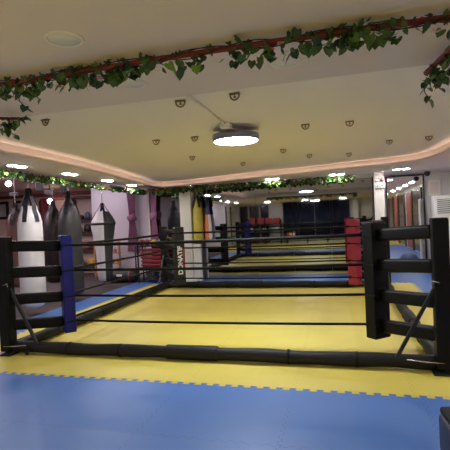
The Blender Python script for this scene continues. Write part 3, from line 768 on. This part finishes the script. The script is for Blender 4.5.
# ------------------------------------------------------------ right side fittings
t = thing('air_conditioner', 'tall white floor-standing air conditioner behind the right corner post', 'air conditioner', (2.52, 11.25, 0))
bm = NB(); box(bm, (0, .0, .98), (.66, .34, 1.94), bev=.02); obj('body', bm, 'white', t)
bm = NB(); box(bm, (0, -.172, 1.70), (.54, .012, .34)); obj('outlet', bm, 'greydisc', t)
for k in range(7):
    bm = NB(); box(bm, (0, -.185, 1.56+k*.047), (.54, .02, .022)); obj('louvre', bm, 'white', t)
t = thing('wall_panel_box', 'small beige framed panel high on the wall above the air conditioner', 'panel', (2.42, 12.20, 2.20))
bm = NB(); box(bm, (0, 0, 0), (.30, .06, .42), bev=.01); obj('body', bm, 'offlamp', t)
bm = NB(); box(bm, (0, -.032, 0), (.20, .01, .30), bev=.004); obj('cover', bm, 'soffit', t)
t = thing('security_camera', 'small black dome camera high in the corner near the bright mirror', 'camera', (2.12, 11.4, ZS))
bm = NB(); cyl(bm, (0, 0, -.03), .05, .03, 16); obj('mount', bm, 'white', t)
bm = NB(); lathe(bm, [(0, -.15), (.05, -.13), (.075, -.08), (.06, -.03), (0, -.03)], 20); obj('dome', bm, 'frame', t, smooth=True)
t = thing('emergency_light', 'white emergency light box high on the column by the bright mirror', 'emergency light', (.965, 10.85, 2.28))
bm = NB(); box(bm, (0, 0, 0), (.24, .05, .14), bev=.01); obj('case', bm, 'white', t)
for s in (-1, 1):
    bm = NB(); lathe(bm, [(0, 0), (.045, 0), (.05, .03), (.03, .09), (0, .10)], 16, (s*.07, 0, .08)); obj('lamp_head', bm, 'flower2' if s > 0 else 'offlamp', t)
    bm = NB(); cyl(bm, (s*.05, -.03, -.03), .012, .02, 8); obj('indicator', bm, 'frame', t)

# navy bag at the bottom right corner
t = thing('equipment_case', 'dark navy padded case standing on the blue mat at the lower right', 'case', (.685, 2.95, 0), .1)
bm = NB(); box(bm, (0, 0, .135), (.20, .26, .26), bev=.035); obj('body', bm, 'navyrubber', t, smooth=True)
bm = NB(); box(bm, (0, 0, .285), (.18, .24, .05), bev=.02); obj('lid', bm, 'black', t, smooth=True)
bm = NB(); box(bm, (-.02, -.135, .15), (.09, .02, .07), bev=.008); obj('latch', bm, 'frame', t)

# ------------------------------------------------------------ what the mirrors show: rear of the hall
t = thing('wide_dark_curtain', 'wide dark blue curtain across the rear wall seen in the mirror', 'curtain', (-1.45, -4.85, 0))
for k in range(4):
    bm = NB(); nx = 80; a = []; b = []
    for j in range(nx+1):
        x = -2.05+k*1.03+j/nx*1.0; y = .04*math.sin(j*.9)
        a.append(bm.verts.new((x, y, .25))); b.append(bm.verts.new((x, y, 2.52)))
    for j in range(nx): bm.faces.new((a[j], a[j+1], b[j+1], b[j]))
    o = obj('curtain_panel', bm, 'darkcloth', t, smooth=True); md = o.modifiers.new('s', 'SOLIDIFY'); md.thickness = .01
bm = NB(); tube(bm, [(-2.15, 0, 2.54), (2.15, 0, 2.54)], .02, 8); obj('rail', bm, 'frame', t)
t = thing('low_dark_bench', 'long low dark bench against the rear wall seen in the mirror', 'bench', (-1.3, -4.1, 0))
bm = NB(); box(bm, (0, 0, .42), (4.1, .45, .10), bev=.03); obj('seat', bm, 'black', t)
for x in (-1.9, -.6, .6, 1.9):
    bm = NB(); box(bm, (x, 0, .19), (.08, .38, .38)); obj('leg', bm, 'frame', t)
for k, x in enumerate((-6.0, -5.35, -4.7)):
    t = thing('tall_glass_panel', ['dark glass panel at the far left of the rear wall', 'dark glass panel second from left on the rear wall', 'dark glass panel left of the wide dark curtain'][k], 'glass panel', (x, -4.95, 0), 0, 'dark glass panels of the rear wall')
    bm = NB(); box(bm, (0, 0, 1.25), (.42, .03, 2.4)); obj('glass', bm, 'darkglass', t)
    bm = NB(); box(bm, (-.24, .02, 1.25), (.05, .06, 2.45)); box(bm, (.24, .02, 1.25), (.05, .06, 2.45)); obj('frame', bm, 'frame', t)
t = thing('storage_rack', 'black storage rack with red kit against the rear wall in the mirror', 'rack', (-4.6, -4.3, 0))
bm = NB()
for x in (-1.0, 0, 1.0):
    for y in (-.2, .2): box(bm, (x, y, .75), (.05, .05, 1.5))
obj('upright', bm, 'frame', t)
for z in (.3, .75, 1.2):
    bm = NB(); box(bm, (0, 0, z), (2.1, .45, .04)); obj('shelf', bm, 'frame', t)
for k in range(4):
    bm = NB(); box(bm, (0, 0, .22), (.44, .34, .42), bev=.06); o = obj('kit_bag', bm, 'redkit', smooth=True); o.location = (-5.35+k*.5, -4.3, 1.222)
    tag(o, ['red kit bag at the left end of the rear rack in the mirror', 'second red kit bag from the left on the rear rack', 'third red kit bag from the left on the rear rack', 'red kit bag at the right end of the rear rack'][k], 'bag', 'red kit bags on the rear rack')
for k in range(5):
    bm = NB(); lathe(bm, [(0, 0), (.10, 0), (.13, .08), (.12, .18), (.06, .25), (0, .26)], 16); o = obj('head_guard', bm, 'white' if k % 2 == 0 else 'teal', smooth=True); o.location = (-5.4+k*.38, -4.3, .772)
    tag(o, ['pale head guard at the left on the rear rack shelf', 'teal head guard second from left on the rear rack', 'pale head guard in the middle of the rear rack', 'teal head guard second from right on the rear rack', 'pale head guard at the right on the rear rack shelf'][k], 'head guard', 'head guards on the rear rack')
for k, (x, m) in enumerate(((-3.15, 'redkit'), (-2.98, 'yellowkit'), (-2.75, 'white'))):
    bm = NB(); box(bm, (0, 0, .12), (.16, .16, .24), bev=.02); o = obj('kit_box', bm, m); o.location = (x, -4.1, .472); tag(o, ['red box on the low rear bench in the mirror', 'yellow box on the low rear bench in the mirror', 'white box on the low rear bench in the mirror'][k], 'box')
bm = NB(); box(bm, (.95, -4.8, 1.3), (.30, .3, 2.6)); struct('wall_rear_column', bm, 'cream')
t = thing('white_board', 'white board on the rear wall right of the column in the mirror', 'board', (1.75, -4.95, 1.75))
bm = NB(); box(bm, (0, 0, 0), (1.0, .04, .75)); obj('panel', bm, 'white', t)
bm = NB(); box(bm, (0, 0, -.39), (1.0, .08, .03)); obj('tray', bm, 'greydisc', t)
# doors in the left wall near the rear
for k, y in enumerate((-2.6, -3.7)):
    bm = NB(); box(bm, (-6.47, y, 1.08), (.05, .85, 2.15), bev=.005); struct('door_%d' % (k+1), bm, 'door')
    bm = NB(); box(bm, (-6.46, y+.50, 1.2), (.07, .07, 2.4)); struct('trim_%d' % (k+5), bm, 'frame')
# right wall: dark glass and reddish panels
for k in range(7):
    y = 8.7-k*2.1
    t = thing('wall_panel', '%s tall panel on the right wall, %s from the air conditioner, seen in the bright mirror' % ('reddish' if k % 2 == 0 else 'dark glossy', ['first', 'second', 'third', 'fourth', 'fifth', 'sixth', 'seventh'][k]), 'panel', (2.90, y, 0), 0, 'tall panels along the right wall')
    bm = NB(); box(bm, (0, 0, 1.25), (.05, 1.5 if k % 2 else 1.1, 2.35), bev=.006); obj('panel', bm, 'redpad' if k == 0 else ('darkglass' if k % 2 else 'redpanel'), t)
    bm = NB(); box(bm, (-.01, .95, 1.25), (.07, .12, 2.45)); obj('frame_post', bm, 'frame', t)
t = thing('balance_trainer', 'grey half-dome balance trainer on the blue mat seen in the bright mirror', 'balance trainer', (2.2, 8.9, 0))
bm = NB(); lathe(bm, [(0, 0), (.30, 0), (.31, .04), (.28, .06), (0, .06)], 28); obj('platform', bm, 'frame', t)
bm = NB(); lathe(bm, [(.27, .06), (.25, .13), (.18, .19), (.09, .22), (0, .23)], 28); obj('dome', bm, 'bluekit', t, smooth=True)

# a thing without a group keeps none
for o in S.objects:
    if 'group' in o and not o['group']: del o['group']
